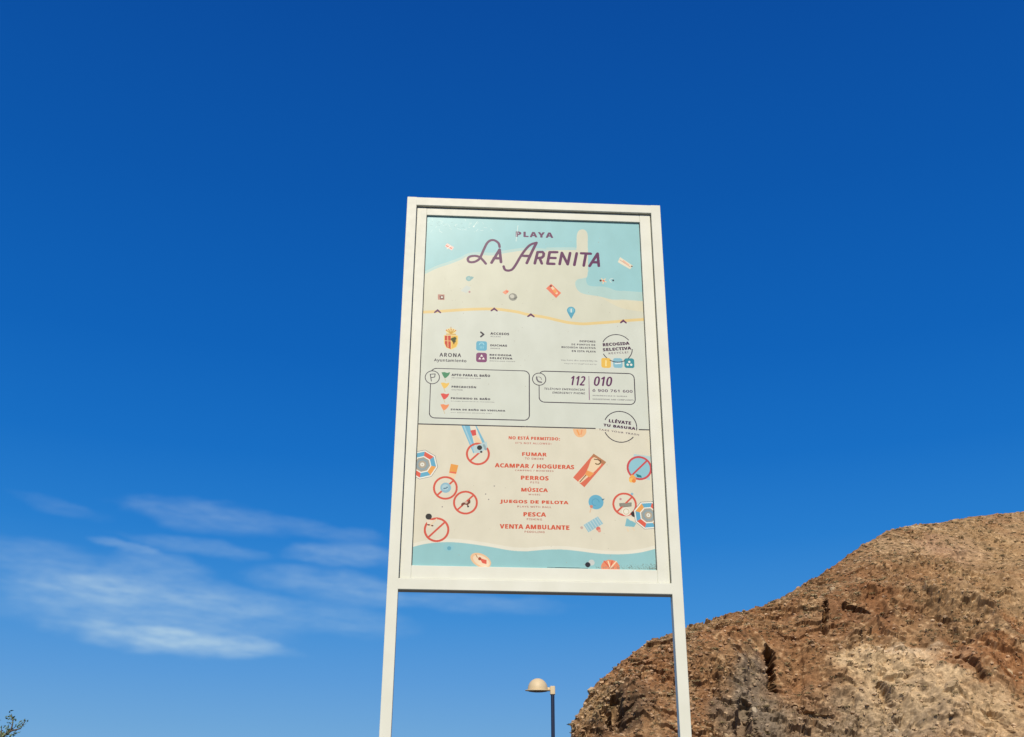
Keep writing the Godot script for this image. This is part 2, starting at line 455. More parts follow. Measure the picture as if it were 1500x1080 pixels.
	words("CAUTION", Vector2(84.5,528.0), Vector2(113.1,531.2), soft_ink, false, 0.1, 0.0, 0.0, "Droid Sans", 4)
	words("PROHIBIDO EL BAÑO", Vector2(83.2,549.7), Vector2(185.0,555.9), ink, true, 0.3, 0.0, 0.0, "Droid Sans", 4)
	words("DANGER SWIMMING IS PROHIBITED", Vector2(83.5,561.3), Vector2(196.4,562.3), soft_ink, false, 0.1, 0.0, 0.0, "Droid Sans", 4)
	words("ZONA DE BAÑO NO VIGILADA", Vector2(83.6,582.2), Vector2(224.5,587.1), ink, true, 0.3, 0.0, 0.0, "Droid Sans", 4)
	words("NON SUPERVISED SWIMMING AREA", Vector2(83.9,593.0), Vector2(189.9,594.4), soft_ink, false, 0.1, 0.0, 0.0, "Droid Sans", 4)
	# telephone numbers
	frame_line.call(Vector2(312.9,468.8), Vector2(565.1,557.8), 14)
	disc(Vector2(313.2,492.3), 18.5, plain)
	arc(Vector2(313.2,492.3), 17.5, 2.0, ink)
	stroke(smooth([Vector2(306.8,486.2), Vector2(307.2,492.5), Vector2(311.8,499.2), Vector2(319.1,501.0)]), 4.0, soft_ink)
	stroke(smooth([Vector2(311.4,485.6), Vector2(317.1,487.4), Vector2(319.6,493.4)]), 1.6, soft_ink)
	words("112", Vector2(394.8,480.6), Vector2(431.4,506.7), violet, false, 1.0, 0.0, 0.18)
	stroke([Vector2(444.8,480.1), Vector2(444.5,547.3)], 1.8, srgb(140, 100, 130))
	words("010", Vector2(456.7,480.3), Vector2(502.7,506.7), violet, false, 1.0, 0.0, 0.18)
	words("TELÉFONO EMERGENCIAS", Vector2(326.0,515.3), Vector2(432.8,521.7), ink, false, 0.15, 0.0, 0.15, "Droid Sans", 3)
	words("EMERGENCY PHONE", Vector2(348.0,527.2), Vector2(432.6,532.2), ink, false, 0.15, 0.0, 0.15, "Droid Sans", 3)
	words("ó 900 761 600", Vector2(453.7,516.1), Vector2(558.8,524.1), srgb(84, 62, 86), false, 0.3, 0.0, 0.0, "Droid Sans", 4)
	words("SUGERENCIAS O QUEJAS", Vector2(453.3,533.6), Vector2(543.7,537.0), soft_ink, false, 0.2, 0.0, 0.0, "Droid Sans", 4)
	words("SUGGESTIONS AND COMPLAINTS", Vector2(453.0,543.6), Vector2(560.6,547.0), soft_ink, false, 0.2, 0.0, 0.0, "Droid Sans", 4)
	# the lower beach
	var line_left := Vector2(0.5,628.1)
	sheet.fill_rect(Rect2i(0, int(line_left.y * K), int(600 * K), int(998 * K)), low_sand)
	var wave := smooth([Vector2(-3.7,954.0), Vector2(29.3,944.8), Vector2(66.2,939.6), Vector2(103.3,938.7), Vector2(140.5,941.7), Vector2(190.1,948.2), Vector2(239.6,956.0), Vector2(276.8,957.7), Vector2(293.5,956.0), Vector2(332.3,952.2), Vector2(371.2,951.3), Vector2(410.1,954.4), Vector2(448.8,958.8), Vector2(487.7,960.6), Vector2(526.7,959.2), Vector2(565.9,953.5), Vector2(605.5,942.4)])
	fill(wave.map(func(p): return p - Vector2(0, 9)) + [Vector2(620, 1010), Vector2(-20, 1010)], srgb(233, 229, 212))
	fill(wave + [Vector2(620, 1010), Vector2(-20, 1010)], srgb(154, 201, 204))
	stroke([Vector2(-4, line_left.y), Vector2(Vector2(457.5,628.4).x, line_left.y)], 3.0, srgb(70, 66, 68))
	stroke([Vector2(Vector2(572.2,630.1).x, line_left.y), Vector2(604, line_left.y)], 3.0, srgb(70, 66, 68))
	arc(Vector2(523.0,621.3), 43.0, 2.3, ink, 205, 372)
	arc(Vector2(523.0,621.3), 43.0, 2.3, ink, 40, 158)
	words("LLÉVATE", Vector2(494.4,601.1), Vector2(551.6,612.2), srgb(74, 44, 70), true, 0.45, 0.1, 0.0, "Droid Sans", 3)
	words("TU BASURA", Vector2(479.7,618.1), Vector2(562.3,625.0), srgb(74, 44, 70), true, 0.5, 0.1, 0.0, "Droid Sans", 3)
	words("TAKE YOUR TRASH", Vector2(467.0,634.2), Vector2(571.2,638.6), srgb(96, 80, 94), false, 0.2, 0.12, 0.0, "Droid Sans", 8)
	words("NO ESTÁ PERMITIDO:", Vector2(234.3,653.2), Vector2(365.5,664.0), red, true, 0.35, 0.0, 0.0, "Droid Sans", 3)
	words("IT'S NOT ALLOWED:", Vector2(251.7,670.9), Vector2(343.7,676.2), srgb(190, 110, 96), false, 0.2, 0.0, 0.0, "Droid Sans", 6)
	for w in [["FUMAR", "TO SMOKE", Vector2(269.0,698.4), Vector2(331.1,708.0), Vector2(275.7,712.7), Vector2(323.7,718.1)],
		["ACAMPAR / HOGUERAS", "CAMPING / BONFIRES", Vector2(199.9,730.1), Vector2(400.6,741.0), Vector2(250.9,745.5), Vector2(348.2,749.6)],
		["PERROS", "PETS", Vector2(266.0,761.8), Vector2(335.4,772.6), Vector2(289.5,776.4), Vector2(311.6,781.3)],
		["MÚSICA", "MUSIC", Vector2(266.9,791.6), Vector2(333.1,803.7), Vector2(285.5,809.3), Vector2(314.5,812.8)],
		["JUEGOS DE PELOTA", "PLAYS WITH BALL", Vector2(213.4,826.3), Vector2(384.6,836.8), Vector2(257.3,841.2), Vector2(341.8,845.4)],
		["PESCA", "FISHING", Vector2(272.6,857.6), Vector2(328.0,868.2), Vector2(280.8,873.3), Vector2(318.1,877.9)],
		["VENTA AMBULANTE", "PEDDLING", Vector2(213.9,889.5), Vector2(385.9,900.6), Vector2(275.1,905.7), Vector2(324.4,910.2)]]:
		words(w[0], w[2], w[3], red, true, 0.5, 0.0, 0.0, "Droid Sans", 2)
		words(w[1], w[4], w[5], srgb(176, 112, 98), false, 0.2, 0.0, 0.0, "Droid Sans", 6)
	# smoker on a blue towel
	var ln := line_left.y + 1.2
	var cut := func(p: Vector2) -> Vector2: return Vector2(p.x, maxf(p.y, ln))
	fill([Vector2(112.5,627.9), Vector2(151.2,626.8), Vector2(180.2,687.8), Vector2(144.4,705.0)].map(cut), srgb(128, 188, 212))
	stroke([Vector2(119.2,631.5), Vector2(145.4,696.2)], 4, srgb(166, 206, 220))
	fill([Vector2(133.7,628.5), Vector2(148.2,627.6), Vector2(169.6,683.1), Vector2(175.6,692.9), Vector2(151.3,702.3), Vector2(142.5,666.3)].map(cut), srgb(232, 226, 208))
	fill([Vector2(135.1,642.5), Vector2(149.1,639.5), Vector2(151.0,654.7), Vector2(141.2,657.5)], srgb(218, 90, 84))
	fill([Vector2(141.7,658.7), Vector2(151.7,655.4), Vector2(167.2,676.9), Vector2(153.4,688.5)], skin)
	forbidden(Vector2(156.0,705.9), 30.5, 5.2, ring_red)
	fill([Vector2(144.0,685.0), Vector2(177.6,671.6), Vector2(180.2,687.8), Vector2(162.9,703.3), Vector2(146.2,703.7)], srgb(190, 212, 214))
	disc(Vector2(159.9,688.9), 6.5, srgb(58, 58, 56))
	disc(Vector2(164.3,700.2), 3, srgb(70, 66, 64))
	stroke([Vector2(170.8,681.8), Vector2(175.6,692.9)], 6, srgb(150, 176, 182))
	parasol(Vector2(16.2,738.1), 40.0, 0.14)
	# ball player
	fill([Vector2(88.3,734.5), Vector2(107.1,737.9), Vector2(102.1,761.6), Vector2(84.3,758.4)], srgb(236, 164, 84))
	fill([Vector2(84.3,758.4), Vector2(102.1,761.6), Vector2(97.9,776.4), Vector2(81.7,771.9)], skin)
	stroke([Vector2(87.7,757.1), Vector2(100.4,758.0)], 4, coral)
	forbidden(Vector2(76.2,798.8), 31.0, 5.0, ring_red)
	disc(Vector2(76.9,798.3), 13.5, srgb(150, 190, 206))
	disc(Vector2(75.9,797.4), 8.0, srgb(178, 208, 216))
	for q in [Vector2(73.3,800.4), Vector2(77.4,799.8), Vector2(80.5,797.3)]: disc(q, 1.8, srgb(74, 110, 134))
	# dog
	forbidden(Vector2(127.3,836.1), 31.0, 5.0, ring_red)
	fill(smooth([Vector2(117.1,839.2), Vector2(122.8,835.7), Vector2(130.8,838.4), Vector2(134.3,831.1), Vector2(138.6,828.1), Vector2(139.4,836.3), Vector2(134.5,841.2), Vector2(134.1,846.9), Vector2(131.9,846.5), Vector2(130.9,842.2), Vector2(122.2,842.0), Vector2(119.6,846.3), Vector2(117.3,845.4)]), srgb(120, 74, 60))
	disc(Vector2(134.1,846.0), 2.4, srgb(66, 50, 46))
	disc(Vector2(128.4,835.1), 3.4, srgb(214, 184, 164))
	# seller
	forbidden(Vector2(57.8,907.6), 31.5, 5.2, ring_red)
	fill([Vector2(32.1,882.2), Vector2(47.5,883.1), Vector2(45.2,904.0), Vector2(36.3,903.7)], srgb(236, 222, 200))
	disc(Vector2(37.3,874.5), 7.8, srgb(66, 64, 60))
	stroke([Vector2(36.2,895.4), Vector2(48.0,897.7)], 3.4, srgb(110, 66, 58))
	stroke([Vector2(40.1,899.4), Vector2(56.9,880.3)], 3.0, skin)
	# right side
	fill(smooth([Vector2(399.8,630.7), Vector2(402.8,642.8), Vector2(410.5,651.9), Vector2(422.8,652.9), Vector2(432.9,643.4), Vector2(434.7,630.2)]).map(cut), srgb(240, 190, 142))
	stroke([Vector2(410.8,634.6), Vector2(415.5,646.5)].map(cut), 4, orange)
	stroke([Vector2(423.2,633.0), Vector2(420.5,645.0)].map(cut), 3, srgb(236, 160, 110))
	fill([Vector2(451.9,697.5), Vector2(483.6,719.6), Vector2(426.0,788.6), Vector2(398.0,763.2)], srgb(222, 116, 90))
	fill([Vector2(451.9,697.5), Vector2(483.6,719.6), Vector2(477.8,727.1), Vector2(445.6,705.5)], srgb(186, 130, 92))
	fill(smooth([Vector2(445.4,712.8), Vector2(453.4,707.4), Vector2(465.4,714.9), Vector2(470.5,725.2), Vector2(462.4,735.8), Vector2(449.8,749.0), Vector2(437.4,759.7), Vector2(422.5,772.9), Vector2(416.4,776.9), Vector2(410.9,773.2), Vector2(426.6,756.1), Vector2(436.8,736.4)]), skin)
	fill([Vector2(433.4,743.0), Vector2(452.2,750.3), Vector2(439.8,762.2), Vector2(433.1,756.7), Vector2(426.5,759.9)], orange)
	stroke([Vector2(430.2,756.8), Vector2(415.2,774.4)], 2.2, srgb(120, 90, 66))
	arc(Vector2(461.4,718.1), 8.0, 3.2, srgb(124, 96, 62), -20, 130)
	stroke([Vector2(453.2,712.6), Vector2(463.0,713.7), Vector2(469.0,718.7)], 2.4, srgb(116, 84, 60))
	fill([Vector2(555.6,695.5), Vector2(598.3,701.5), Vector2(593.3,765.9), Vector2(544.7,751.7)], srgb(186, 212, 214))
	disc(Vector2(567.9,733.5), 29, srgb(150, 200, 212))
	fill([Vector2(558.2,748.8), Vector2(571.4,753.6), Vector2(573.6,759.2), Vector2(561.5,758.0)], srgb(46, 128, 134))
	forbidden(Vector2(567.9,733.5), 32.5, 5.2, srgb(206, 84, 88))
	for q in [[Vector2(549.6,763.2), 9.0, orange], [Vector2(546.0,767.2), 6.0, srgb(244, 196, 110)], [Vector2(552.3,768.5), 5.0, srgb(236, 140, 70)], [Vector2(549.4,756.8), 5.0, srgb(240, 176, 96)]]: disc(q[0], q[1], q[2])
	disc(Vector2(454.5,827.0), 19.0, srgb(112, 180, 206))
	arc(Vector2(453.5,827.5), 9.0, 2.2, srgb(96, 164, 192), 90, 360)
	fill([Vector2(468.2,818.8), Vector2(476.9,817.4), Vector2(472.4,823.0)], srgb(96, 130, 146))
	stroke([Vector2(442.1,840.9), Vector2(438.9,853.5)], 3.0, srgb(226, 196, 164))
	disc(Vector2(442.6,838.9), 4.0, srgb(214, 140, 120))
	fill([Vector2(422.0,887.2), Vector2(458.0,864.5), Vector2(470.9,882.8), Vector2(433.6,906.0)], srgb(156, 196, 208))
	for k in 6:
		var d: Vector2 = (Vector2(458.0,864.5) - Vector2(422.0,887.2)) * (k + 0.5) / 6.0
		stroke([Vector2(422.0,887.2) + d, Vector2(433.6,906.0) + d], 1.8, srgb(198, 218, 218))
	disc(Vector2(458.4,896.2), 5.5, srgb(222, 120, 104))
	disc(Vector2(460.9,901.5), 4.0, srgb(232, 160, 140))
	disc(Vector2(417.1,894.4), 3.6, srgb(206, 176, 162))
	# music player and its owner
	fill([Vector2(512.7,828.6), Vector2(544.6,825.8), Vector2(543.7,836.4), Vector2(517.1,840.1), Vector2(513.0,834.6)], srgb(140, 136, 124))
	forbidden(Vector2(526.6,831.3), 31.0, 5.0, ring_red)
	fill([Vector2(517.5,829.5), Vector2(541.7,827.4), Vector2(541.4,834.9), Vector2(518.6,837.5)], srgb(150, 146, 134))
	disc(Vector2(529.9,850.0), 11, srgb(240, 234, 216))
	arc(Vector2(529.9,850.0), 7, 1.6, srgb(200, 184, 150))
	disc(Vector2(516.7,817.6), 3, srgb(196, 150, 150))
	disc(Vector2(546.5,803.4), 3.4, srgb(150, 190, 206))
	fill([Vector2(530.3,867.1), Vector2(553.9,880.2), Vector2(548.3,889.6), Vector2(525.3,888.0)], srgb(136, 190, 200))
	stroke([Vector2(530.5,893.6), Vector2(532.9,900.3)], 4, srgb(232, 214, 184))
	stroke([Vector2(543.7,891.9), Vector2(548.0,897.3)], 4, srgb(232, 214, 184))
	fill([Vector2(537.0,863.4), Vector2(550.1,863.9), Vector2(556.3,875.3), Vector2(537.9,873.0)], srgb(240, 228, 206))
	fill(smooth([Vector2(541.6,853.5), Vector2(546.1,848.9), Vector2(552.1,854.5), Vector2(551.2,863.8), Vector2(545.1,862.2), Vector2(541.9,858.5)]), srgb(66, 56, 54))
	parasol(Vector2(585.5,858.2), 38.5, 0.3)
	# bathers in the lower sea
	disc(Vector2(90.0,953.1), 6.5, srgb(118, 178, 194))
	disc(Vector2(88.8,951.8), 13, srgb(150, 201, 208), 0.7)
	disc(Vector2(90.1,953.8), 5.0, srgb(112, 172, 190))
	disc(Vector2(167.8,982.5), 27, srgb(238, 196, 156), 0.6, 0.45)
	disc(Vector2(169.5,983.5), 22, srgb(242, 220, 190), 0.55, 0.45)
	fill([Vector2(164.5,976.8), Vector2(181.8,981.5), Vector2(182.0,991.6), Vector2(172.1,989.3)], srgb(226, 104, 84))
	disc(Vector2(165.3,978.5), 4, srgb(170, 90, 60))
	stroke([Vector2(155.8,968.1), Vector2(159.6,975.6)], 2.2, srgb(190, 150, 110))
	disc(Vector2(439.4,982.4), 7.5, srgb(206, 212, 208))
	disc(Vector2(430.0,988.0), 6.4, srgb(56, 54, 60))
	fill(circle_points(Vector2(485.3,993.8), 23, 28, 0.85), srgb(234, 146, 110))
	for k in 4: stroke([Vector2(485.3,995.2), Vector2(485.3,995.2) + Vector2(-15 + k * 10, -17)], 3.0, srgb(246, 224, 190) if k % 2 else srgb(224, 104, 80))
	# wear: pale scratches near the upper edge, specks, grime in the lower right corner; then a painted gap shadow at the bottom
	rng.seed = 7
	for k in 34:
		var a := Vector2(rng.randf_range(8, 190), rng.randf_range(12, 48))
		stroke([a, a + Vector2(rng.randf_range(-7, 12), rng.randf_range(-9, 9))], rng.randf_range(0.5, 1.1), srgb(212, 232, 228), false)
	for k in 16:
		var a := Vector2(rng.randf_range(8, 110), rng.randf_range(18, 34))
		stroke([a, a + Vector2(rng.randf_range(2, 8), rng.randf_range(-3, 3))], 0.7, srgb(120, 160, 162), false)
	stroke(smooth([Vector2(132.5,28.1), Vector2(137.1,20.7), Vector2(142.0,12.2)]), 1.3, srgb(226, 240, 234), false)
	disc(Vector2(132.2,28.8), 2.4, srgb(226, 240, 234))
	stroke([Vector2(251.1,72.6), Vector2(252.2,52.9), Vector2(256.3,19.8)], 1.3, srgb(226, 238, 232), false)
	for k in 150:
		disc(Vector2(rng.randf_range(0, 600), rng.randf_range(0, 998)), rng.randf_range(0.3, 0.9), srgb(170, 160, 142))
	for q in [Vector2(177.2,812.7), Vector2(184.9,826.5), Vector2(70.1,848.5), Vector2(198.7,790.9)]: disc(q, 1.6, srgb(150, 144, 140))
	for k in 520:
		var f := rng.randf()
		disc(Vector2(600 - 150 * f * f, 996 - rng.randf() * rng.randf() * 22 * (1.2 - f)), rng.randf_range(0.25, 0.8), srgb(150, 170, 164).lerp(srgb(104, 104, 92), rng.randf()))
	stroke([Vector2(330, 996.5), Vector2(430, 997)], 1.3, srgb(70, 72, 74), false)  # shade of the gap below the sheet, drawn into the print as a dark line
	return ImageTexture.create_from_image(sheet)

# ---------------------------------------------------------------- sky
func ss(a: float, b: float, x: float) -> float:
	return smoothstep(a, b, x)

func make_sky() -> PanoramaSkyMaterial:
	var w := 4096
	var h := 2048
	var im := Image.create(w, h, false, Image.FORMAT_RGBF)
	# colour of the clear air by height above the horizon, in degrees
	var stops := [[0.0, srgb(160, 192, 218)], [4.0, srgb(142, 184, 219)], [8.0, srgb(112, 167, 216)], [10.5, srgb(92, 155, 216)], [13.5, srgb(65, 142, 213)], [17.0, srgb(41, 126, 206)], [21.0, srgb(25, 111, 196)], [26.0, srgb(17, 99, 185)], [34.0, srgb(13, 87, 171)], [43.0, srgb(11, 76, 158)], [60.0, srgb(10, 66, 146)], [90.0, srgb(9, 60, 136)]]
	var rows := []
	for y in h:
		var el := 90.0 - (y + 0.5) / h * 180.0
		var c: Color = stops[0][1].srgb_to_linear()
		for i in stops.size() - 1:
			if el >= stops[i][0]:
				c = stops[i][1].srgb_to_linear().lerp(stops[i + 1][1].srgb_to_linear(), minf(1.0, (el - stops[i][0]) / (stops[i + 1][0] - stops[i][0])))
		rows.append(c)
		im.fill_rect(Rect2i(0, y, w, 1), c)
	# thin high cloud: soft lenses [middle, half length, half height, fall to the right, density]
	var puffs := [[Vector2(-16.6,12.0), 4.6, 0.62, 0.03, 0.52], [Vector2(-14.6,12.0), 4.2, 0.45, 0.07, 0.42], [Vector2(-17.3,13.4), 6.2, 1.7, 0.10, 0.36], [Vector2(-18.9,14.0), 3.8, 0.7, 0.02, 0.32], [Vector2(-17.2,15.2), 2.6, 0.8, 0.05, 0.24], [Vector2(-22.8,15.0), 4.0, 1.1, 0.06, 0.2], [Vector2(-22.7,13.2), 4.4, 1.0, 0.1, 0.14],
		[Vector2(-22.1,17.5), 2.2, 0.42, 0.14, 0.10], [Vector2(-15.3,17.8), 4.2, 0.75, 0.05, 0.22], [Vector2(-9.1,17.4), 2.7, 0.42, 0.12, 0.16], [Vector2(-18.8,16.0), 1.6, 0.2, 0.10, 0.28], [Vector2(-15.6,16.3), 3.6, 0.42, 0.06, 0.2], [Vector2(-8.4,16.4), 2.9, 0.62, 0.0, 0.3], [Vector2(-8.7,14.9), 4.2, 0.8, 0.09, 0.3], [Vector2(-13.5,14.1), 2.4, 0.8, 0.14, 0.22], [Vector2(-9.0,13.4), 4.2, 0.8, 0.06, 0.22], [Vector2(-2.0,14.3), 4.6, 0.5, 0.04, 0.2]]
	var warp := noise(0, 0.35, 5, 4)
	var streak := noise(0, 0.5, 9, 5)
	var white := srgb(196, 221, 232).srgb_to_linear()
	for y in range(int((90.0 - 26.0) / 180.0 * h), int((90.0 - 5.0) / 180.0 * h)):
		var el := 90.0 - (y + 0.5) / h * 180.0
		for xx in range(int(-34.0 / 360.0 * w), int(12.0 / 360.0 * w)):
			var x := posmod(xx, w)
			var az := (xx + 0.5) / w * 360.0
			var px := az + 0.9 * warp.get_noise_2d(az, el * 2.0)
			var py := el + 0.25 * warp.get_noise_2d(az * 0.7 + 40.0, el * 2.6)
			var clear := 1.0
			for p in puffs:
				var dx: float = px - p[0].x
				if absf(dx) > p[1] * 1.25: continue
				var dy: float = py - p[0].y + dx * p[3]
				var e: float = dx * dx / (p[1] * p[1]) + dy * dy / (p[2] * p[2]) * (1.5 if dy > 0 else 0.8)
				e *= 0.68
				if e < 1.0:
					clear *= 1.0 - 0.8 * p[4] * ss(1.0, 0.0, e)
			if clear < 0.999:
				var d := 1.0 - clear
				d *= 0.86 + 0.42 * streak.get_noise_2d(az * 0.8 + el * 0.4, el * 4.5) + 0.28 * streak.get_noise_2d(az * 1.4 + el * 2.0, el * 9.0 + az * 0.8)
				im.set_pixel(x, y, rows[y].lerp(white, clampf(d * 0.9, 0.0, 0.8)))
	var m := PanoramaSkyMaterial.new()
	m.panorama = ImageTexture.create_from_image(im)
	return m

# ---------------------------------------------------------------- the notice board
func make_board() -> void:
	var o := thing("notice_board", Vector3(0.0933, 0, -4.2275), deg_to_rad(3.0))
	tag(o, "tall cream metal notice board on two posts with printed beach rules", "notice board")
	var coat := paint(srgb(216, 217, 203), 0.55)
	coat.metallic_specular = 0.3
	coat.albedo_texture = noise_tex(0.008, 3, Color(0.965, 0.962, 0.95), Color(1, 1, 1), 512, 5)
	coat.uv1_triplanar = true
	coat.uv1_scale = Vector3(1.4, 1.4, 1.4)
	coat.roughness_texture = noise_tex(0.03, 4, Color(0.75, 0.75, 0.75), Color(1, 1, 1))
	var y0 := 2.664
	var y1 := 4.389
	var deep := -0.042
	for s in [-1.0, 1.0]:
		var x0: float = minf(s * 0.55, s * 0.509)
		var post := part("post", bevel_box(Vector3(x0, 0.012, deep), Vector3(x0 + 0.041, y1, 0.0), 0.0012), coat, o)
		var plate := part("base_plate", bevel_box(Vector3(x0 - 0.05, 0.0, deep - 0.05), Vector3(x0 + 0.091, 0.012, 0.05), 0.002), coat, post)
		plate.name = "base_plate"
		for k in [[-0.03, 0.03], [0.071, 0.03], [-0.03, -0.072], [0.071, -0.072]]:
			part("bolt", lathe([Vector2(0, 0.022), Vector2(0.008, 0.022), Vector2(0.0095, 0.018), Vector2(0.0095, 0.012)], 6), paint(srgb(150, 148, 142), 0.35, 1.0), post, Vector3(x0 + k[0], 0.0, k[1]))
	part("top_beam", bevel_box(Vector3(-0.515, y1 - 0.042, deep + 0.0004), Vector3(0.515, y1 - 0.0004, -0.0004), 0.0022), coat, o)
	part("bottom_beam", bevel_box(Vector3(-0.515, y0, deep + 0.0004), Vector3(0.515, y0 + 0.043, -0.0004), 0.0026), coat, o)
	# hinged case front: four rails set back from the posts
	var zf := -0.012
	var zb := -0.034
	var xl := -0.5055
	var xr := 0.5055
	var pl := -0.4642
	var pr := 0.4594
	var pt := y1 - 0.0827
	var pb := y0 + 0.0955
	var ft := y1 - 0.0455
	var fb := y0 + 0.0450
	part("case_rail", bevel_box(Vector3(xl, fb, zb), Vector3(pl, ft, zf), 0.0015), coat, o)
	part("case_rail", bevel_box(Vector3(pr, fb, zb), Vector3(xr, ft, zf), 0.0015), coat, o)
	part("case_rail", bevel_box(Vector3(pl, pt, zb), Vector3(pr, ft, zf - 0.0004), 0.0015), coat, o)
	part("case_rail", bevel_box(Vector3(pl, fb, zb), Vector3(pr, pb, zf - 0.0004), 0.0015), coat, o)
	part("back_panel", bevel_box(Vector3(-0.5085, y0 + 0.0435, -0.041), Vector3(0.5085, y1 - 0.0425, -0.0345), 0.001), paint(srgb(96, 96, 94), 0.6), o)
	# the printed sheet
	var vt := y1 - 0.0833
	var vb := y0 + 0.0982
	var ink := StandardMaterial3D.new()
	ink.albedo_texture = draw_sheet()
	ink.texture_repeat = false
	ink.albedo_color = Color(0.935, 0.94, 0.93)
	ink.detail_enabled = true
	ink.detail_blend_mode = BaseMaterial3D.BLEND_MODE_MUL
	ink.detail_albedo = noise_tex(0.018, 61, Color(0.965, 0.965, 0.96), Color(1, 1, 1), 512, 6)
	ink.roughness = 0.25
	ink.metallic_specular = 0.28
	var e := 0.006
	var st := SurfaceTool.new()
	st.begin(Mesh.PRIMITIVE_TRIANGLES)
	var lo := Vector2(pl + 0.003, pb - e)
	var hi := Vector2(pr - 0.003, pt + e)
	for z in [-0.021, -0.025]:
		var cs := []
		for c in [Vector2(lo.x, lo.y), Vector2(hi.x, lo.y), Vector2(hi.x, hi.y), Vector2(lo.x, hi.y)]: cs.append(c)
		var n := Vector3(0, 0, 1 if z > -0.023 else -1)
		for j in ([0, 2, 1, 0, 3, 2] if n.z > 0 else [0, 1, 2, 0, 2, 3]):
			st.set_normal(n)
			st.set_uv(Vector2((cs[j].x - pl) / (pr - pl), (vt - cs[j].y) / (vt - vb)))
			st.add_vertex(Vector3(cs[j].x, cs[j].y, z))
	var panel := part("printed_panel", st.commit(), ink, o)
	panel.set_meta("label", "printed sheet with beach map, purple title and red list of rules")

# ---------------------------------------------------------------- the street lamp
func make_lamp() -> void:
	var foot := Vector3(0.93,6.12,-26.00)
	var o := thing("street_lamp", Vector3(foot.x, 0, foot.z))
	tag(o, "street lamp with cream domed hood on a thin dark navy pole", "street lamp")
	var navy := paint(srgb(26, 34, 58), 0.4)
	var cream := paint(srgb(202, 182, 144), 0.55)
	var h := foot.y
	part("pole", lathe([Vector2(0, h), Vector2(0.040, h), Vector2(0.042, h * 0.6), Vector2(0.05, 1.2), Vector2(0.07, 1.18), Vector2(0.075, 0.02), Vector2(0.0, 0.02)], 20), navy, o)
	part("base_plate", lathe([Vector2(0, 0.025), Vector2(0.15, 0.025), Vector2(0.16, 0.018), Vector2(0.16, 0.0), Vector2(0, 0)], 24), navy, o)
	var dx := -0.325
	var rim := Vector3(0.59,6.21,-26.00)
	var ry := rim.y
	part("bracket", bevel_box(Vector3(-0.055, h - 0.005, -0.05), Vector3(0.055, ry + 0.09, 0.05), 0.012), cream, o)
	part("arm", bevel_box(Vector3(-0.15, ry + 0.005, -0.035), Vector3(-0.0555, ry + 0.062, 0.035), 0.008), cream, o)
	var prof := []
	for k in 13:
		var a := PI / 2 * k / 12.0
		prof.append(Vector2(0.222 * sin(a) ** 0.96, 0.012 + 0.243 * cos(a)))
	prof[0].x = 0.0
	prof += [Vector2(0.275, 0.008), Vector2(0.279, 0.0), Vector2(0.275, -0.012), Vector2(0.24, -0.014)]
	var hood := part("hood", lathe(prof, 48), cream, o, Vector3(dx, ry, 0))
	hood.rotation.x = deg_to_rad(7.0)
	part("diffuser", lathe([Vector2(0.2395, -0.012), Vector2(0.19, -0.03), Vector2(0.1, -0.042), Vector2(0.0, -0.046)], 32), paint(srgb(96, 88, 76), 0.35), hood)

# ---------------------------------------------------------------- the hill
var crest: Array[Vector3] = [Vector3(7.04,-1.00,-178.00),Vector3(7.29,6.47,-178.00),Vector3(7.80,15.42,-178.00),Vector3(8.43,22.95,-178.50),Vector3(9.02,26.87,-179.00),Vector3(9.68,29.33,-179.00),Vector3(12.72,34.02,-180.00),Vector3(16.65,38.03,-182.00),Vector3(20.71,41.43,-184.00),Vector3(26.22,44.20,-188.00),Vector3(29.52,46.13,-191.00),Vector3(36.20,49.08,-196.00),Vector3(44.87,52.64,-203.00),Vector3(51.85,56.94,-208.00),Vector3(59.23,61.83,-213.00),Vector3(68.09,68.34,-219.00),Vector3(75.28,73.29,-224.00),Vector3(81.62,76.09,-229.00),Vector3(91.47,79.16,-236.00),Vector3(101.89,82.91,-243.00),Vector3(116.74,87.13,-252.00),Vector3(139.15,93.87,-264.00),Vector3(175.47,102.72,-282.00),Vector3(226.39,106.61,-305.00)]

func hill_base(s: float, t: float) -> Vector3:
	var i := clampi(int(floor(s)), 0, crest.size() - 2)
	var c := crest[i].lerp(crest[i + 1], s - i)
	var k := 0.6 + 0.5 * clampf((s - 4.0) / 14.0, 0.0, 1.0)
	if t < 0.0:
		return Vector3(c.x - c.y * t * 0.05, c.y * (1.0 - t * t * 0.9 + t * 0.1), c.z + t * k * c.y * 1.5)
	return Vector3(c.x, c.y * (1.0 - (0.75 * t + 0.25 * t * t)), c.z + k * c.y * t)

func blob(p: Vector3, b: Array, n: float) -> float:
	var r: Vector3 = b[1]
	var d: Vector3 = (p - b[0]) / r
	return ss(1.15, 0.55, d.length() + n * 0.5)

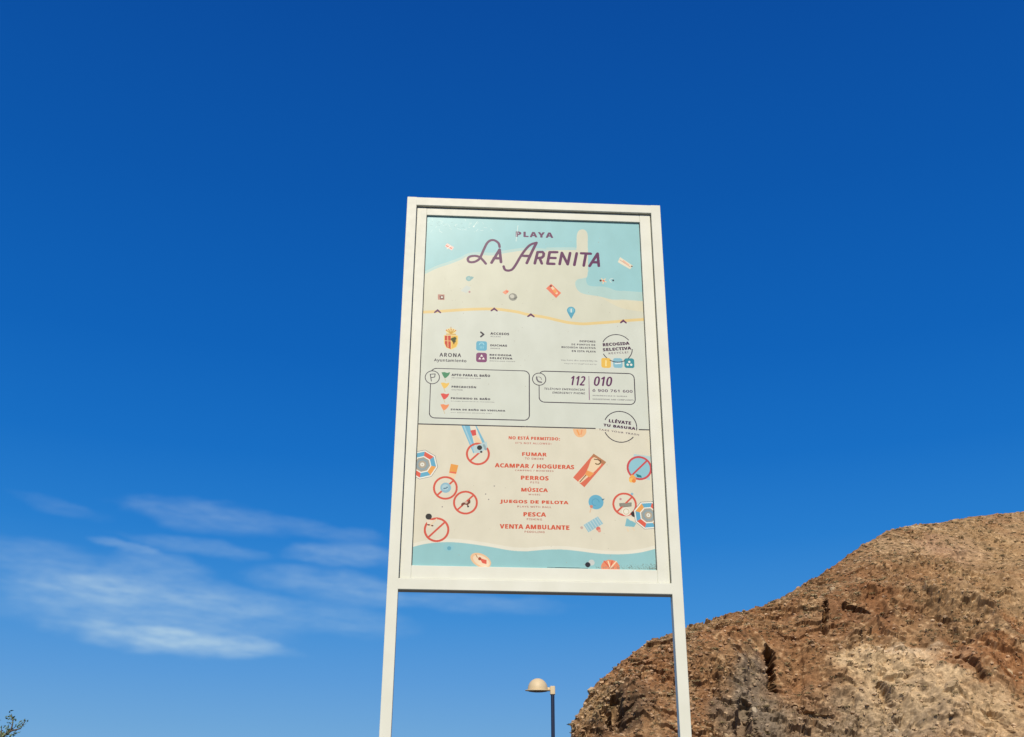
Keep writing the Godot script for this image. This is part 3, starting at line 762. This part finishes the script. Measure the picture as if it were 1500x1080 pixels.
func make_hill() -> void:
	var big := noise(1, 0.022, 11, 3)
	var mid := noise(1, 0.075, 12, 4)
	var blocks := noise(3, 0.26, 13)
	var small_blocks := noise(3, 1.0, 14)

	var fine := noise(0, 0.4, 15, 4)
	var tint := noise(0, 0.05, 16, 4)
	var tint2 := noise(0, 0.16, 17, 4)
	var tint3 := noise(0, 0.9, 18, 3)
	# matter of the slope: [middle, half sizes, colour]
	var grey := Color(0.17, 0.148, 0.118)
	var dark := Color(0.085, 0.062, 0.045)
	var cream := Color(0.45, 0.36, 0.235)
	var rust := Color(0.235, 0.118, 0.056)
	var brown := Color(0.205, 0.132, 0.075)
	var tan := Color(0.325, 0.240, 0.142)
	var pale := Color(0.31, 0.255, 0.18)
	var patches := [
		[Vector3(37.63,33.81,-181.09), Vector3(4.2, 10, 14), grey, 0.85], [Vector3(34.23,28.48,-175.44), Vector3(6, 5, 14), grey, 0.7], [Vector3(15.23,29.23,-174.99), Vector3(5, 5, 12), dark, 0.6], [Vector3(43.95,28.43,-178.36), Vector3(8, 5, 14), grey, 0.5],
		[Vector3(52.74,30.32,-180.10), Vector3(13, 6, 18), grey.lerp(pale, 0.6), 0.8], [Vector3(59.94,31.15,-179.85), Vector3(9, 6, 18), pale, 0.75], [Vector3(65.55,28.79,-176.43), Vector3(12, 6, 18), pale, 0.6],
		[Vector3(57.13,37.87,-186.69), Vector3(8, 2.6, 9), cream, 0.95], [Vector3(65.38,39.19,-186.44), Vector3(7, 1.6, 7), cream.lerp(Color.WHITE, 0.1), 0.9], [Vector3(67.42,35.99,-182.82), Vector3(4.5, 4, 9), cream, 0.95], [Vector3(60.28,34.27,-182.71), Vector3(10, 4, 10), cream, 0.6], [Vector3(70.58,31.34,-177.63), Vector3(9, 3, 10), cream, 0.6], [Vector3(71.82,28.43,-174.58), Vector3(7, 4, 10), cream.lerp(tan, 0.5), 0.6],
		[Vector3(75.39,54.90,-201.12), Vector3(7, 5, 12), rust, 0.75], [Vector3(74.72,37.93,-183.09), Vector3(8, 4, 12), rust, 0.75], [Vector3(83.09,44.46,-190.61), Vector3(4, 2.5, 8), rust, 0.8], [Vector3(59.94,46.49,-195.06), Vector3(8, 3, 10), rust.lerp(dark, 0.45), 0.7], [Vector3(57.98,49.81,-198.96), Vector3(7, 4, 10), rust.lerp(dark, 0.3), 0.5], [Vector3(21.02,36.55,-179.46), Vector3(8, 6, 16), rust, 0.4], [Vector3(35.00,42.12,-188.25), Vector3(7, 5, 14), rust, 0.45], [Vector3(44.78,36.31,-185.79), Vector3(6, 9, 16), brown.lerp(rust, 0.4), 0.6],
		[Vector3(12.67,31.13,-177.55), Vector3(3.0, 3.5, 12), tan, 0.8], [Vector3(34.10,45.68,-191.72), Vector3(9, 2.6, 12), tan, 0.6], [Vector3(88.00,69.68,-221.89), Vector3(9, 4, 12), Color(0.30, 0.205, 0.14), 0.8], [Vector3(99.39,71.16,-226.24), Vector3(14, 9, 22), tan, 0.6], [Vector3(82.52,53.19,-200.19), Vector3(14, 9, 22), tan, 0.55], [Vector3(75.64,68.32,-217.44), Vector3(7, 3, 10), cream, 0.35], [Vector3(82.90,75.72,-228.82), Vector3(9, 0.9, 6), cream, 0.9]]
	var smooth_zones := [[Vector3(59.94,36.21,-184.65), Vector3(13, 6, 16)], [Vector3(87.25,68.62,-220.29), Vector3(9, 4, 12)], [Vector3(37.63,33.81,-181.09), Vector3(4.5, 9, 14)], [Vector3(67.93,29.79,-176.78), Vector3(10, 5, 14)]]
	# deep cracks: [top, bottom, half width, depth]
	var cracks := [[Vector3(41.45,40.19,-188.44), Vector3(40.29,34.40,-182.52), 0.55, 4.5], [Vector3(34.87,30.70,-177.50), Vector3(33.20,25.66,-172.84), 0.9, 2.4], [Vector3(53.45,48.85,-198.45), Vector3(52.32,44.91,-194.34), 0.4, 1.2], [Vector3(42.29,30.98,-180.08), Vector3(48.41,30.01,-180.02), 0.5, 1.5], [Vector3(56.99,34.05,-183.02), Vector3(57.41,31.96,-181.00), 0.6, 1.6], [Vector3(70.03,38.14,-184.37), Vector3(71.82,34.94,-180.82), 0.35, 1.0], [Vector3(71.41,29.83,-176.01), Vector3(72.24,27.26,-173.38), 0.6, 1.6], [Vector3(56.85,48.15,-197.29), Vector3(61.81,45.76,-193.92), 0.6, 1.6], [Vector3(15.38,30.31,-175.80), Vector3(15.45,26.55,-172.82), 0.8, 2.0], [Vector3(13.79,29.28,-175.59), Vector3(14.02,26.57,-173.39), 0.6, 1.6], [Vector3(35.76,28.55,-175.85), Vector3(35.38,25.68,-173.34), 0.6, 1.6]]
	var ls := []
	for i in 60: ls.append(4.0 * i / 60.0)
	for i in 780: ls.append(4.0 + 16.6 * i / 780.0)
	for i in 61: ls.append(20.6 + 2.38 * i / 60.0)
	var ts := []
	for i in 24: ts.append(-1.0 * pow(1.0 - i / 24.0, 2.0))
	for i in 560: ts.append(0.72 * i / 560.0)
	for i in 41: ts.append(0.72 + 0.28 * i / 40.0)
	var nc := ls.size()
	var nr := ts.size()
	var vs := PackedVector3Array()
	var cs := PackedColorArray()
	vs.resize(nc * nr)
	cs.resize(nc * nr)
	var out := Vector3(0, 0.55, 0.835)
	for r in nr:
		var t: float = ts[r]
		for c in nc:
			var s: float = ls[c]
			var p := hill_base(s, t)
			# the upper right slope is loose scree, the left and lower face is broken rock
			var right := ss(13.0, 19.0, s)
			var lower := ss(0.10, 0.42, absf(t) + 0.08 * tint.get_noise_3dv(p))
			var crag := lerpf(1.0, lerpf(0.42, 1.0, lower), right)
			var damp := ss(0.0, 0.22, absf(t))
			var rough := ss(-0.28, 0.3, tint.get_noise_3dv(p * 1.7 + Vector3(0, 0, 400)))
			for b in smooth_zones: rough *= 1.0 - 0.75 * blob(p, b, tint2.get_noise_3dv(p))
			var d := 6.0 * big.get_noise_3d(p.x + p.y * 0.5, p.y * 0.6, p.z) * damp
			d += 1.9 * mid.get_noise_3d(p.x + p.y * 0.4, p.y * 0.6, p.z) * crag * lerpf(0.3, 1.0, damp)
			var shift := Vector3(fine.get_noise_3dv(p * 0.6), fine.get_noise_3dv(p * 0.6 + Vector3(50, 0, 0)), fine.get_noise_3dv(p * 0.6 + Vector3(0, 0, 70)))
			var tilt := Vector3(p.x, p.y * lerpf(0.55, 1.1, right), p.z) + shift * 2.2
			var block := blocks.get_noise_3dv(tilt)
			var chip := small_blocks.get_noise_3dv(tilt + shift * 0.8)
			d += lerpf(0.95, 0.28, right) * block * crag * lerpf(0.45, 1.0, rough) * lerpf(0.45, 1.0, damp)
			d += 0.30 * chip * lerpf(0.5, 1.0, crag) * rough
			# broken ledges: layers whose lower edge juts out
			var patch := ss(-0.15, 0.35, tint2.get_noise_3dv(p + Vector3(200, 0, 0)))
			var layer := (p.y + 0.22 * p.x) / 3.1 + 1.1 * tint.get_noise_3dv(p * 1.5) + 0.5 * shift.y
			d += lerpf(0.9, 0.5, right) * (0.5 - (layer - floor(layer))) * patch * crag
			layer = (p.y + 0.1 * p.x) / 1.05 + 1.3 * tint2.get_noise_3dv(p) + 0.5 * shift.x
			d += 0.34 * (0.5 - (layer - floor(layer))) * lerpf(0.25, 1.0, rough) * lerpf(0.35, 1.0, ss(-0.2, 0.3, tint2.get_noise_3dv(p + Vector3(0, 300, 0))))
			d += (0.26 * fine.get_noise_3dv(p * 3.1) + 0.22 * fine.get_noise_3dv(p * 6.0)) * lerpf(0.4, 1.0, rough)
			var hollow := 0.0
			for k in cracks:
				var a: Vector3 = k[0]
				if absf(p.x - a.x) > 11.0: continue
				var ab: Vector3 = k[1] - a
				var u := clampf((p - a).dot(ab) / ab.length_squared(), 0.0, 1.0)
				var q := a + ab * u - p
				q.z *= 0.35
				hollow += k[3] * ss(k[2] * 1.6, k[2] * 0.3, q.length() + 0.5 * fine.get_noise_3dv(p * 2.0)) * (1.0 - 0.5 * absf(u - 0.5))
			d *= 1.0 - 0.85 * ss(0.2, 2.0, hollow)
			var edge := ss(0.0, 1.2, s) * clampf(p.y / 4.0, 0.0, 1.0)
			var v := p + out * d * edge - Vector3(0, 0, hollow) + Vector3(0.5, 0, 0) * fine.get_noise_3dv(p * 1.3 + Vector3(90, 0, 0)) * edge
			vs[r * nc + c] = v
			# colour
			var n1 := tint.get_noise_3dv(p)
			var n2 := tint2.get_noise_3dv(p)
			var n3 := tint3.get_noise_3dv(p)
			var col := brown.lerp(rust, clampf(0.25 + n1 * 0.9, 0.0, 0.7))
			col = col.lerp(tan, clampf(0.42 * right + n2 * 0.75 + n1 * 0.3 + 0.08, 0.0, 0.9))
			for b in patches:
				if absf(p.x - b[0].x) < b[1].x * 1.4: col = col.lerp(b[2], b[3] * blob(p, b, n2 + n1 * 0.5))
			col = col.lerp(dark, clampf((n2 * 0.5 - n3 * 0.7) - 0.12, 0.0, 0.6))
			col = col.lerp(cream, clampf((n3 * 1.1 + n2 * 0.4) - 0.24, 0.0, 0.55))
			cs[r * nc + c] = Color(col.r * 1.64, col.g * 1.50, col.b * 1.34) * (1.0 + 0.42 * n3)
	var idx := PackedInt32Array()
	for r in nr - 1:
		for c in nc - 1:
			var a := r * nc + c
			idx.append_array([a, a + 1, a + nc + 1, a, a + nc + 1, a + nc])
	var ns := PackedVector3Array()
	ns.resize(vs.size())
	for r in nr:
		for c in nc:
			var du := vs[r * nc + mini(c + 1, nc - 1)] - vs[r * nc + maxi(c - 1, 0)]
			var dv := vs[mini(r + 1, nr - 1) * nc + c] - vs[maxi(r - 1, 0) * nc + c]
			ns[r * nc + c] = dv.cross(du).normalized()
	var arr := []
	arr.resize(Mesh.ARRAY_MAX)
	arr[Mesh.ARRAY_VERTEX] = vs
	arr[Mesh.ARRAY_NORMAL] = ns
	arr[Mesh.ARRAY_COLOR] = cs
	arr[Mesh.ARRAY_INDEX] = idx
	var mesh := ArrayMesh.new()
	mesh.add_surface_from_arrays(Mesh.PRIMITIVE_TRIANGLES, arr)
	var m := StandardMaterial3D.new()
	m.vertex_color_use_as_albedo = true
	m.roughness = 0.95
	m.metallic_specular = 0.2
	m.albedo_texture = noise_tex(0.045, 51, Color(0.66, 0.65, 0.64), Color(1, 1, 1), 1024, 5)
	m.albedo_color = Color(1, 1, 1)
	m.uv1_triplanar = true
	m.uv1_world_triplanar = true
	m.uv1_scale = Vector3(0.06, 0.06, 0.06)
	var hill := part("hill", mesh, m, self)
	tag(hill, "brown and rust rocky hill with pale outcrops under blue sky", "hill", "", "structure")

	# stones: three broken shapes
	var stones := []
	rng.seed = 21
	for k in 3:
		stones.append(stone(rng))
	var sm := StandardMaterial3D.new()
	sm.vertex_color_use_as_albedo = true
	sm.roughness = 0.95
	sm.metallic_specular = 0.2
	# blocks large enough to be picked out
	var big_ms: Array = []
	var big_cols := [grey, brown, tan, pale, dark.lerp(brown, 0.5)]
	for k in big_cols.size():
		var bm := sm.duplicate() as StandardMaterial3D
		bm.vertex_color_use_as_albedo = false
		bm.albedo_color = ((big_cols[k] as Color) * 1.4).linear_to_srgb()
		big_ms.append(bm)
	for k in 46:
		var c := 60 + rng.randi_range(0, 779)
		var r := 24 + int(560 * pow(rng.randf(), 0.8))
		var p := vs[r * nc + c]
		if p.y < 8.0: continue
		var near := 0
		for j in big_cols.size():
			var q := cs[r * nc + c]
			if Vector3(q.r - big_cols[j].r, q.g - big_cols[j].g, q.b - big_cols[j].b).length() < Vector3(q.r - big_cols[near].r, q.g - big_cols[near].g, q.b - big_cols[near].b).length(): near = j
		var o := part("boulder", stones[k % 3], big_ms[near], hill, p - out * 0.25)
		o.rotation = Vector3(rng.randf() * TAU, rng.randf() * TAU, rng.randf() * TAU)
		o.scale = Vector3(rng.randf_range(0.7, 1.3), rng.randf_range(0.5, 0.9), rng.randf_range(0.7, 1.2)) * rng.randf_range(0.45, 0.85)
	# rubble
	var mm := MultiMesh.new()
	mm.transform_format = MultiMesh.TRANSFORM_3D
	mm.use_colors = true
	mm.mesh = stones[0]
	mm.instance_count = 13000
	for k in mm.instance_count:
		var i := (24 + int(570 * rng.randf())) * nc + rng.randi_range(0, nc - 1)
		var z := 0.07 + 0.36 * pow(rng.randf(), 5.0)
		mm.set_instance_transform(k, Transform3D(Basis.from_euler(Vector3(rng.randf() * TAU, rng.randf() * TAU, 0)).scaled(Vector3(z, z * 0.7, z)), vs[i] + Vector3(0, 0.05, 0)))
		mm.set_instance_color(k, cs[i].lerp([Color(0.42, 0.32, 0.22), Color(0.16, 0.1, 0.065), Color(0.3, 0.2, 0.12)][rng.randi() % 3], 0.45))
	var rub := MultiMeshInstance3D.new()
	rub.name = "rubble"
	rub.multimesh = mm
	rub.material_override = sm
	add_child(rub, true)
	tag(rub, "loose brown and tan stones strewn over the rocky hill", "rubble", "", "stuff")
	# dry scrub: tufts of small blades
	var st := SurfaceTool.new()
	st.begin(Mesh.PRIMITIVE_TRIANGLES)
	for k in 110:
		var d := Vector3(rng.randfn(), absf(rng.randfn()) * 0.9, rng.randfn()).normalized()
		var b := d * rng.randf_range(0.25, 1.0)
		b.y *= 0.7
		var u := Vector3(rng.randfn(), rng.randfn(), rng.randfn()).normalized() * 0.24
		var w := Vector3(rng.randfn(), rng.randfn(), rng.randfn()).normalized() * 0.2
		var n := (d + Vector3(0, 0.4, 0)).normalized()
		tri(st, b - u, b + u, b + w + d * 0.12, n)
	var tuft := st.commit()
	var mm2 := MultiMesh.new()
	mm2.transform_format = MultiMesh.TRANSFORM_3D
	mm2.use_colors = true
	mm2.mesh = tuft
	mm2.instance_count = 3400
	for k in mm2.instance_count:
		var c := 60 + int(780 * pow(rng.randf(), 0.6))
		var r := 30 + int(490 * pow(rng.randf(), 1.3))
		var i := r * nc + c
		var z := rng.randf_range(0.16, 0.45) * (1.8 if rng.randf() < 0.16 else 1.0)
		mm2.set_instance_transform(k, Transform3D(Basis(Vector3.UP, rng.randf() * TAU).scaled(Vector3(z, z * rng.randf_range(0.4, 0.65), z)), vs[i]))
		mm2.set_instance_color(k, [Color(0.23, 0.18, 0.09), Color(0.29, 0.225, 0.12), Color(0.17, 0.135, 0.07), Color(0.36, 0.285, 0.16)][rng.randi() % 4])
	var leaf := StandardMaterial3D.new()
	leaf.vertex_color_use_as_albedo = true
	leaf.roughness = 0.9
	var scrub := MultiMeshInstance3D.new()
	scrub.name = "dry_scrub"
	scrub.multimesh = mm2
	scrub.material_override = leaf
	add_child(scrub, true)
	tag(scrub, "sparse olive and straw coloured dry scrub dotting the rocky hill", "scrub", "", "stuff")

func stone(g: RandomNumberGenerator) -> ArrayMesh:
	# a broken block: an icosahedron with uneven corners
	var f := (1.0 + sqrt(5.0)) / 2.0
	var v := []
	for p in [[-1, f, 0], [1, f, 0], [-1, -f, 0], [1, -f, 0], [0, -1, f], [0, 1, f], [0, -1, -f], [0, 1, -f], [f, 0, -1], [f, 0, 1], [-f, 0, -1], [-f, 0, 1]]:
		v.append(Vector3(p[0], p[1], p[2]).normalized() * g.randf_range(0.65, 1.2))
	var st := SurfaceTool.new()
	st.begin(Mesh.PRIMITIVE_TRIANGLES)
	for q in [[0, 11, 5], [0, 5, 1], [0, 1, 7], [0, 7, 10], [0, 10, 11], [1, 5, 9], [5, 11, 4], [11, 10, 2], [10, 7, 6], [7, 1, 8], [3, 9, 4], [3, 4, 2], [3, 2, 6], [3, 6, 8], [3, 8, 9], [4, 9, 5], [2, 4, 11], [6, 2, 10], [8, 6, 7], [9, 8, 1]]:
		var n: Vector3 = (v[q[1]] - v[q[0]]).cross(v[q[2]] - v[q[0]]).normalized()
		if n.dot(v[q[0]] + v[q[1]] + v[q[2]]) < 0: n = -n
		tri(st, v[q[0]], v[q[1]], v[q[2]], n)
	return st.commit()

# ---------------------------------------------------------------- the tree at the edge
func make_tree() -> void:
	rng.seed = 33
	var o := thing("small_tree", Vector3(-7.0, 0, -13.0))
	tag(o, "sparse green tree with thin upright twigs and small leaves", "tree")
	var bark := paint(srgb(92, 76, 58), 0.9)
	var trunk := SurfaceTool.new()
	trunk.begin(Mesh.PRIMITIVE_TRIANGLES)
	add_tube(trunk, [Vector3(0.1, 0, 0), Vector3(0.02, 0.6, 0.03), Vector3(-0.05, 1.2, 0.0), Vector3(0.05, 1.7, 0.05)], [0.13, 0.1, 0.085, 0.07], 10)
	var limbs := SurfaceTool.new()
	limbs.begin(Mesh.PRIMITIVE_TRIANGLES)
	var leaves := SurfaceTool.new()
	leaves.begin(Mesh.PRIMITIVE_TRIANGLES)
	var tip1 := Vector3(-5.42,3.60,-13.00) - Vector3(-7.0, 0, -13.0)
	var tip2 := Vector3(-5.25,3.53,-13.00) - Vector3(-7.0, 0, -13.0)
	var fork := Vector3(-5.39,3.42,-13.00) - Vector3(-7.0, 0, -13.0)
	var low := Vector3(-5.54,3.31,-13.00) - Vector3(-7.0, 0, -13.0)
	var twigs := []
	for k in 26:
		var a := TAU * k / 26.0 + rng.randf_range(-0.15, 0.15)
		var reach := rng.randf_range(0.55, 1.15)
		var top := Vector3(cos(a) * reach, rng.randf_range(1.9, 3.25) - 0.35 * reach, sin(a) * reach)
		if top.x > 0.75: top.x = 0.75
		var m := Vector3(top.x * 0.45, 1.55 + (top.y - 1.55) * 0.5, top.z * 0.45)
		add_tube(limbs, [Vector3(0.04, 1.5, 0.04), m, top], [0.045, 0.026, 0.006], 6)
		twigs.append([m, top])
		for j in 4:
			var b := m.lerp(top, rng.randf_range(0.1, 0.8))
			var e := b + Vector3(rng.randf_range(-0.35, 0.3), rng.randf_range(0.05, 0.42), rng.randf_range(-0.35, 0.35))
			add_tube(limbs, [b, e], [0.011, 0.004], 5)
			twigs.append([b, e])
	add_tube(limbs, [Vector3(0.04, 1.5, 0.04), Vector3(0.75, 2.4, 0.05), low, fork], [0.05, 0.035, 0.02, 0.013], 6)
	add_tube(limbs, [fork, fork.lerp(tip1, 0.5) + Vector3(0.02, 0, 0), tip1], [0.010, 0.006, 0.003], 5)
	add_tube(limbs, [fork, fork.lerp(tip2, 0.5) + Vector3(0.03, -0.03, 0), tip2], [0.010, 0.006, 0.003], 5)
	var lm := fork.lerp(low, 0.6)
	var tip3 := Vector3(-5.50,3.47,-13.00) - Vector3(-7.0, 0, -13.0)
	add_tube(limbs, [lm, tip3], [0.008, 0.003], 5)
	part("trunk", trunk.commit(), bark, o)
	part("branches", limbs.commit(), bark, o)
	var put := func(p: Vector3, size: float) -> void:
		var u := Vector3(rng.randfn(), rng.randfn(), rng.randfn()).normalized()
		var w := u.cross(Vector3(rng.randfn(), rng.randfn(), rng.randfn())).normalized()
		var n := u.cross(w).normalized()
		var c := [Color(0.10, 0.16, 0.075), Color(0.13, 0.18, 0.085), Color(0.07, 0.12, 0.06)][rng.randi() % 3] as Color
		leaves.set_color(c)
		quad(leaves, p - u * size, p + w * size * 0.42 + n * size * 0.15, p + u * size, p - w * size * 0.42 + n * size * 0.15, n)
	for tw in twigs:
		for k in 34:
			put.call(tw[0].lerp(tw[1], rng.randf_range(0.15, 1.05)) + Vector3(rng.randfn(), rng.randfn(), rng.randfn()) * 0.05, rng.randf_range(0.014, 0.03))
	for tw in [[fork.lerp(tip1, 0.75), tip1, 16, 0.022], [fork.lerp(tip1, 0.15), fork.lerp(tip1, 0.7), 18, 0.028], [fork.lerp(tip2, 0.72), tip2, 22, 0.022], [fork.lerp(tip2, 0.2), fork.lerp(tip2, 0.6), 8, 0.02], [low, fork, 200, 0.05], [lm, tip3, 22, 0.03], [low.lerp(fork, -0.6), low, 120, 0.07]]:
		for k in tw[2]:
			put.call(tw[0].lerp(tw[1], rng.randf()) + Vector3(rng.randfn(), rng.randfn(), rng.randfn()) * tw[3], rng.randf_range(0.012, 0.026))
	var lf := StandardMaterial3D.new()
	lf.vertex_color_use_as_albedo = true
	lf.roughness = 0.6
	lf.backlight_enabled = true
	lf.backlight = Color(0.12, 0.16, 0.05)
	part("crown", leaves.commit(), lf, o)

# ---------------------------------------------------------------- the scene
func _ready() -> void:
	var cam := Camera3D.new()
	cam.name = "camera"
	add_child(cam)
	cam.fov = rad_to_deg(2.0 * atan(540.0 / 1700.0))
	cam.far = 4000.0
	cam.near = 0.05
	cam.transform = Transform3D(Basis(Vector3.RIGHT, deg_to_rad(25.66)) * Basis(Vector3.BACK, deg_to_rad(0.32)), Vector3(0, 1.55, 0))
	cam.current = true
	var env := Environment.new()
	env.background_mode = Environment.BG_SKY
	env.tonemap_mode = Environment.TONE_MAPPER_LINEAR
	env.tonemap_exposure = 1.0
	env.sky = Sky.new()
	env.sky.sky_material = make_sky()
	env.sdfgi_enabled = true
	env.ssao_enabled = true
	env.ssil_enabled = true
	var we := WorldEnvironment.new()
	we.name = "environment"
	we.environment = env
	add_child(we)
	var sun := DirectionalLight3D.new()
	sun.name = "sun"
	sun.light_energy = 1.5
	sun.light_color = Color(1.0, 0.955, 0.88)
	sun.light_angular_distance = 0.5
	sun.shadow_enabled = true
	add_child(sun)
	# straight behind the viewer, 40 degrees up
	sun.rotation = Vector3(deg_to_rad(-40.0), deg_to_rad(-2.0), 0)

	var gm := StandardMaterial3D.new()
	gm.albedo_color = Color(0.09, 0.08, 0.07).linear_to_srgb()
	gm.albedo_texture = noise_tex(0.02, 41, Color(0.78, 0.76, 0.72), Color(1, 1, 1), 1024, 6)
	gm.uv1_triplanar = true
	gm.uv1_world_triplanar = true
	gm.uv1_scale = Vector3(0.2, 0.2, 0.2)
	gm.roughness = 0.95
	var plane := PlaneMesh.new()
	plane.size = Vector2(3000, 3000)
	var ground := part("ground", plane, gm, self)
	tag(ground, "bare dark volcanic sand below the notice board and lamp", "ground", "", "structure")
	make_hill()
	make_board()
	make_lamp()
	make_tree()
